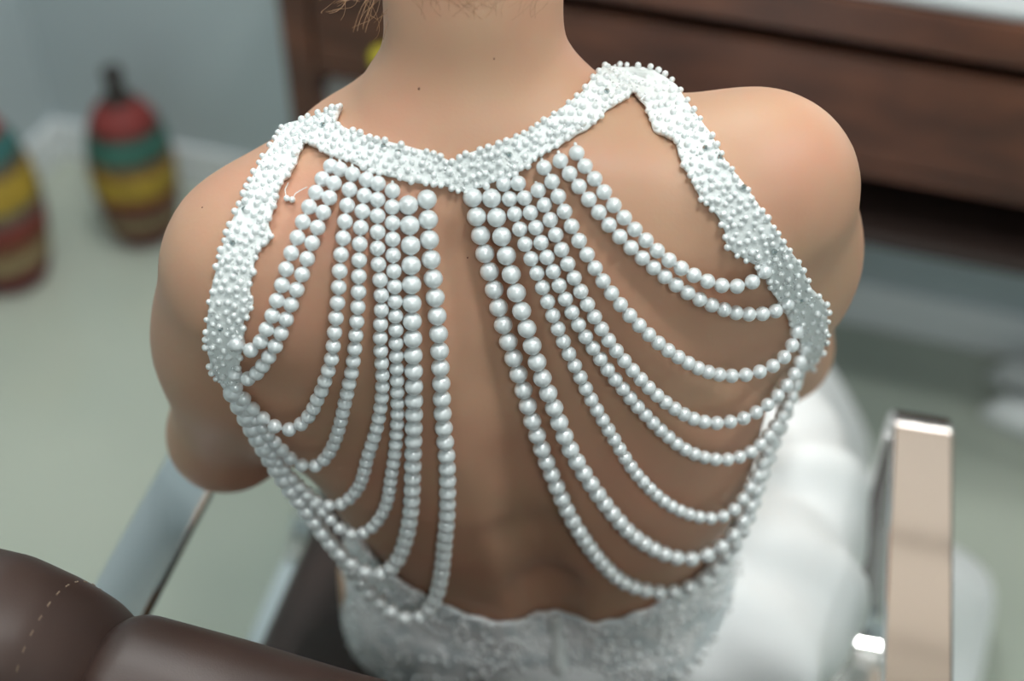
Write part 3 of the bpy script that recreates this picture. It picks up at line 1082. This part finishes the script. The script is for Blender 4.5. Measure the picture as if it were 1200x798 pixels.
# --- pearl strands
BIG, SMALL = 0.00595, 0.00475
SA = [
 (SMALL, [(388.5,194),(379.5,206),(372,222),(364.6,237.8),(357,252.7),(352,269.7),(345.6,285.4),(339.7,300.5),(335,316),(331,332.6),(326,347),(321.7,361),(317.7,374.7),(312,386.5),(306.4,399),(300,407.8),(292,411.5),(284,408),(276,403)]),
 (SMALL, [(399,197),(392,213),(387,229.8),(380,246),(374,262),(368,278),(363,294),(357.7,310),(352.8,325.8),(347,341),(341.5,355.6),(336.7,369.4),(332.7,383),(327,395),(322,407),(315.7,417),(309.7,426),(304,434),(297,441),(291,444.6),(282.6,443),(274,438)]),
 (SMALL, [(413.6,202),(410,219),(407.5,236.4),(404.7,254),(403,272),(400.7,289),(398.7,306),(397.8,322.6),(396.9,338),(395.4,354.6),(394,370),(392.4,385.7),(390.9,401),(389.6,416.5),(386,430),(381.6,443),(377.8,456),(372,467.4),(368,478),(362,487.5),(356.5,494),(348,500.5),(339.7,504),(330,503),(321,499.6),(311,493),(302.7,484.6),(292.6,476),(284.6,466),(275,452)]),
 (SMALL, [(429.8,208),(427.6,225.7),(425,244),(423,261.6),(422,278.7),(421,295),(420.8,312.5),(420.4,328),(420,345.5),(419.3,361),(418,377.6),(417,392.6),(415.8,407.7),(414,422.7),(412,437),(408.5,451.5),(406,464.6),(402.6,478),(400,491),(397,503),(393.8,513.7),(390,523),(385,533),(377,541.5),(369,547),(362,547.5),(354,546),(346.5,542),(336.5,534),(327.7,525),(318,515),(309,504),(298,490),(286,473),(274,453)]),
 (SMALL, [(443,212),(442.4,230),(442.4,247.7),(442.5,265),(442.4,282),(442.5,299.5),(444,317),(446,333),(447,349.5),(447,365),(445.7,381),(445.5,396),(446,411.4),(447.4,426.5),(448.2,441.5),(448,456.5),(447,470),(444.7,485),(442.5,498),(439.4,510),(435.6,521),(431.4,533),(429,542.5),(427,552),(424.5,562),(421,570),(416,577.6),(410,584),(404,589),(397,592.5),(389.6,594),(382,592.5),(373,589),(363.8,581.6),(354.5,572),(343.5,564),(335,554),(326.5,543),(318,531),(305,514),(290,488),(273,455)]),
 (SMALL, [(460,220),(459.5,238.6),(460,256),(460,273),(460.3,290.5),(461,308),(462,325),(462.7,342.5),(463,357.5),(463.5,373),(464,389),(464,404),(464.5,420),(465,435),(465.3,450),(465.7,465),(466,479),(465.5,493),(464.7,506.7),(464,519),(462.7,531.7),(461,543),(459,553),(457.7,564),(456.5,573),(455.5,582.6),(453,591),(449.7,599),(445,607.7),(439.7,615),(432.7,621.5),(424.7,626),(415,628),(405,625.5),(396.8,619),(389.6,610.5),(381,603),(368,589),(352,572),(334,552),(314,527),(292,490),(272,455)]),
 (BIG, [(478.3,236.4),(480,258.6),(481,281.5),(481.5,303),(482.2,323.8),(482.3,345),(482.8,365.8),(483.3,386),(484,405.7),(484.5,425),(485,444),(485.2,463),(485.2,481),(485,498),(484.7,515.4),(484.2,531.7),(483.8,545),(483.4,560),(483,573),(482.6,585),(481.8,597),(480.5,608),(478.7,619),(476.5,629),(473.7,638.5),(470.5,648),(466.5,656.5),(461.5,664),(455,669.5),(447.7,673.5),(440,674.5),(432.7,673),(425,669.5),(413,662),(401,651.5),(389,639),(378.8,626.5),(369,612),(356,594),(338,571),(318,541),(294,498),(271,456)]),
 (BIG, [(500,229),(501.6,251),(502.6,273.6),(504.2,295),(506.5,315.7),(508.8,337),(510.8,357),(512.8,376),(514.3,396),(515.3,415),(516.2,434.7),(517.2,452.8),(517.8,470),(518.6,487.4),(520.2,504),(522,520),(523.4,534),(524.2,550),(524.5,564.6),(524.5,578.8),(524.4,591),(524,603),(523.4,615),(522.2,627),(520.6,638.5),(519.8,649.5),(519,660),(517.8,670),(516.3,679.6),(514.3,690),(512,699),(507.5,710),(500,719),(491.6,725.5),(481.6,727.5),(471.5,725),(460,718.5),(449,710.5),(437.7,700),(422,682),(404,658),(384,632),(360,600),(334,567),(300,512),(270,457)]),
 (BIG, [(552.8,226.7),(557,247.4),(561.6,269),(566.5,290.8),(572,312),(577.4,332),(582.2,352.7),(587.4,372.7),(593,392),(599.2,411),(604.9,430),(610.7,448),(616,465.5),(620.3,483),(625.7,499.4),(631.2,514.4),(636,529.2),(641,543),(647,556.7),(652,570),(657.8,583),(663.4,596),(669.8,608.2),(676.6,619.7),(683,630.2),(689.4,639.4),(696.3,648.8),(703.3,657.3),(711,665.5),(718.2,673),(726.5,680),(736.8,685.8),(748,690),(759.7,692.8),(772.5,694.6),(785,694.8),(799,692),(813,686.3),(826,678.8),(839,668),(849.6,656.5),(858,644.5),(866,630),(874.5,612.5),(882,595),(888,573),(896,548),(905,523),(916,496),(926,468),(938,424)]),
 (BIG, [(575,228),(580.8,250.6),(587,272),(592,293.8),(597.2,314.6),(603,335.6),(608.8,355.7),(614.6,375.7),(620.7,394.8),(626.5,414.8),(632.3,434),(639,452.2),(646.2,469.3),(652.6,486.4),(658.4,503.4),(664.9,519.4),(672,533.9),(680,548),(688.7,561.5),(696.6,573),(704,584.5),(712.5,595.3),(721,606),(730,616),(739,626),(750,633.6),(761,640.8),(771.7,646.8),(783.7,651.5),(795.4,654.5),(807.5,655.6),(819.5,654),(831,649.8),(843,643),(854.4,633),(864.5,620.5),(872.6,606.5),(879.5,591),(886,574),(893,550),(902,526),(913,498),(925,468),(938,424)]),
 (SMALL, [(589,212),(596,229),(601.7,246.5),(607.4,262.8),(612.6,279.8),(619,295.2),(625.7,310.8),(631.9,327),(637.9,342.4),(643.5,358),(649.3,373.5),(655.4,388.5),(661.6,403.6),(668.2,417.8),(675.2,431.8),(682,446),(688.5,459.8),(695.3,473),(702.8,485.8),(709.9,498.3),(717,510.3),(724,521.8),(729.8,533),(736.6,542.6),(742.4,552),(750,560.6),(758,568.6),(765.3,576.8),(774,584.4),(782.4,590.8),(791.9,596.2),(801.6,600.7),(811.7,604.2),(822,606.6),(831,607.7),(840.7,607.6),(850,605),(858.4,599.8),(866,592),(872.4,583),(878.6,573),(885,561.2),(890.4,549.6),(895.6,537),(904,514),(915,489),(926,464),(938.5,422)]),
 (SMALL, [(606,212),(613.2,228),(620,245),(626.5,261.7),(632,279),(638,294.5),(645,310.6),(651.8,326),(658.5,341.8),(665.8,357),(673.4,372),(681.2,386.5),(690,400.6),(699,414),(708,427),(717,439.9),(727,451.6),(736.3,463.7),(745.6,474.9),(755.3,485),(765.3,495.2),(774.6,504.5),(784,512.4),(792.4,519.8),(802.6,526.8),(813,531.9),(823.6,535.4),(834,537.7),(844,538.8),(854,538.4),(863.8,536.6),(874,533),(883,527.6),(891.6,520.5),(899.3,512),(906,502),(913.3,491),(920.5,480),(927,467),(934,446),(939,422)]),
 (SMALL, [(629.8,220.5),(637,237.6),(643.6,254),(649.7,271),(656,287.3),(662.7,303.4),(669.8,318.9),(677,334.4),(685,350),(693,365.2),(701.8,379.8),(709.8,393.7),(719.2,406.9),(729.4,420),(739.5,431.8),(750,443.4),(760,454.3),(770.7,464),(781.4,472.7),(792.6,480.2),(803,486.4),(814,491.6),(826,494.8),(837.5,496),(848.4,495.5),(859.8,493.6),(871.6,490.2),(883,485.2),(894.4,478.4),(905,470),(915.4,459.4),(925,447.5),(933,434.5),(939.4,420),(943,406)]),
 (SMALL, [(636.2,194.4),(646.4,211),(653.4,228),(660.4,245.5),(668.3,261.7),(676.2,278),(684.6,292.5),(693.6,307.9),(702.4,322.6),(711.7,337),(722,350.8),(732.8,364),(744,376.2),(755.4,387.6),(767.2,398.3),(779.2,408),(791.7,416.4),(803.6,423.8),(815.6,430.3),(828,435.5),(840.7,438.7),(853,440.4),(865.5,440.4),(878.2,438.8),(891,435.6),(903.6,430.2),(915,422.6),(924.8,412),(931.3,398),(934,386)]),
 (SMALL, [(655.6,187),(666,201.7),(677,216.4),(688,231),(699,245.2),(709.7,259),(721.2,272.2),(733.6,284.6),(746.2,296.6),(759.2,308),(772.2,318.6),(784.8,328.6),(797.7,337.8),(810.7,345.9),(823.8,352.9),(837.4,358.8),(850.7,363.5),(864.4,367),(878,368.3),(891.5,368),(904.6,366.2),(915.6,361.4),(924,355)]),
 (SMALL, [(675,178),(684.4,193),(695.4,207.3),(706,222.3),(716.5,237),(728,251),(739.7,264.6),(752,276.7),(764.3,288.6),(777.2,299.9),(790.6,309.6),(804.2,317.9),(818,325),(832.6,331),(847.2,335),(862,335.9),(877,333),(889,326),(897,317)]),
]
pearls = []            # (size on the photo, centre, radius, strand)
for si, (rad_, pl) in enumerate(SA):
    n = 420
    pts = np.array(pl, float)
    # smooth curve through the traced points
    pts2 = resample(pts, n); pts2 = smooth1(pts2, 5)
    s = np.linspace(0, 1, n)
    ts = np.full(n, np.nan)
    for i in range(n):
        h = hit(*pts2[i])
        if h is None: continue
        r = ray(*pts2[i]); rl = np.linalg.norm(r)
        cosv = max(0.42, abs(float(np.dot(h[2], r / rl))))
        gap = 0.0008 + 0.0042 * math.sin(min(1.0, s[i] * 3.2) * math.pi / 2) * (1 if s[i] < 0.8 else max(0, (1 - s[i]) / 0.2))
        ts[i] = h[0] - (rad_ + gap) / cosv / rl
    hs = skin_at(*pts2[-1])
    if np.isnan(ts[-1]): ts[-1] = hs[0] - rad_
    if np.isnan(ts[0]): ts[0] = skin_at(*pts2[0])[0] - rad_
    ok = ~np.isnan(ts)
    ts = np.interp(s, s[ok], ts[ok])
    # past its lowest point the strand hangs free of the skin, straight to its end on the strap
    ib = int(np.argmax(pts2[:, 1])); i0 = max(0, ib - int(0.015 * n))
    for i in range(1, n):         # a hanging strand cannot follow the hollow of the waist
        ts[i] = min(ts[i], ts[i - 1] + 0.00085 * float(np.linalg.norm(pts2[i] - pts2[i - 1])))
    e_ = min(ts[-1], hs[0] - rad_)
    lin_ = ts[i0] + (e_ - ts[i0]) * np.linspace(0, 1, n - i0) ** 1.35
    ts[i0:] = np.minimum(ts[i0:], lin_)
    sm = smooth1(ts, 12, 3)
    sm = np.minimum(sm, ts + 0.002)
    P = np.array([CAM + ray(*pts2[i]) * sm[i] for i in range(n)])
    P = smooth1(P, 3, 2)
    L = np.concatenate([[0], np.cumsum(np.linalg.norm(np.diff(P, axis=0), axis=1))])
    # thread reaching up under the band
    h0 = skin_at(pts2[0][0] - (pts2[8][0] - pts2[0][0]) * 0.6, pts2[0][1] - 9)
    th0 = h0[1] + h0[2] * 0.002
    v, f = tube_vf([th0] + [P[i] for i in range(0, n, 6)] + [P[-1]], 0.0010, 5)
    st = obj('pearl_strand', v, f, M['nylon'], dress)
    nb = int(L[-1] / (2 * rad_ * 1.0))
    step = L[-1] / max(nb, 1)
    for k in range(nb + 1):
        u = k * step
        c = np.array([np.interp(u, L, P[:, d_]) for d_ in range(3)])
        rel = c - CAM
        dep = rel[1] * math.cos(PITCH) - rel[2] * math.sin(PITCH)
        pearls.append((rad_ / dep, c, rad_, st))
print('PEARLS', len(pearls))
order = sorted(range(len(pearls)), key=lambda i: -pearls[i][0])
sv0, sf0 = sphere_vf(20, 12)
shared = {}
for i in order[:300]:
    _, c, r_, st = pearls[i]
    if r_ not in shared:
        o = obj('pearl', sv0 * r_ + c, sf0, M['pearl'], st, origin=c)
        shared[r_] = o.data
    else:
        o = bpy.data.objects.new('pearl', shared[r_])
        col.objects.link(o); o.parent = st
        o.location = Vector(c) - wloc(st)
    o.rotation_euler = (random.uniform(0, 6), random.uniform(0, 6), random.uniform(0, 6))
rest = order[300:]
v, f = spheres_vf([pearls[i][1] for i in rest], [pearls[i][2] for i in rest], 18, 11)
tag(obj('pearls', v, f, M['pearl'], dress), 'smaller-looking pearls low on the strands', kind='stuff')

# loose thread with two seed pearls at the left strap
def on_skin(px, py, o_=0.003):
    h = skin_at(px, py); return CAM + ray(px, py) * (h[0] - o_)


v, f = tube_vf([on_skin(*p) for p in ((338, 214), (334, 222), (335, 230), (337, 232), (343, 233), (346, 227), (352, 223), (360, 219))], 0.0003, 5)
o = obj('loose_thread', v, f, M['nylon'], dress)
for p in ((336, 232.5), (342.5, 234)):
    v, f = spheres_vf([on_skin(*p)], [0.0020], 12, 8)
    obj('seed_pearl', v, f, M['seed'], o)
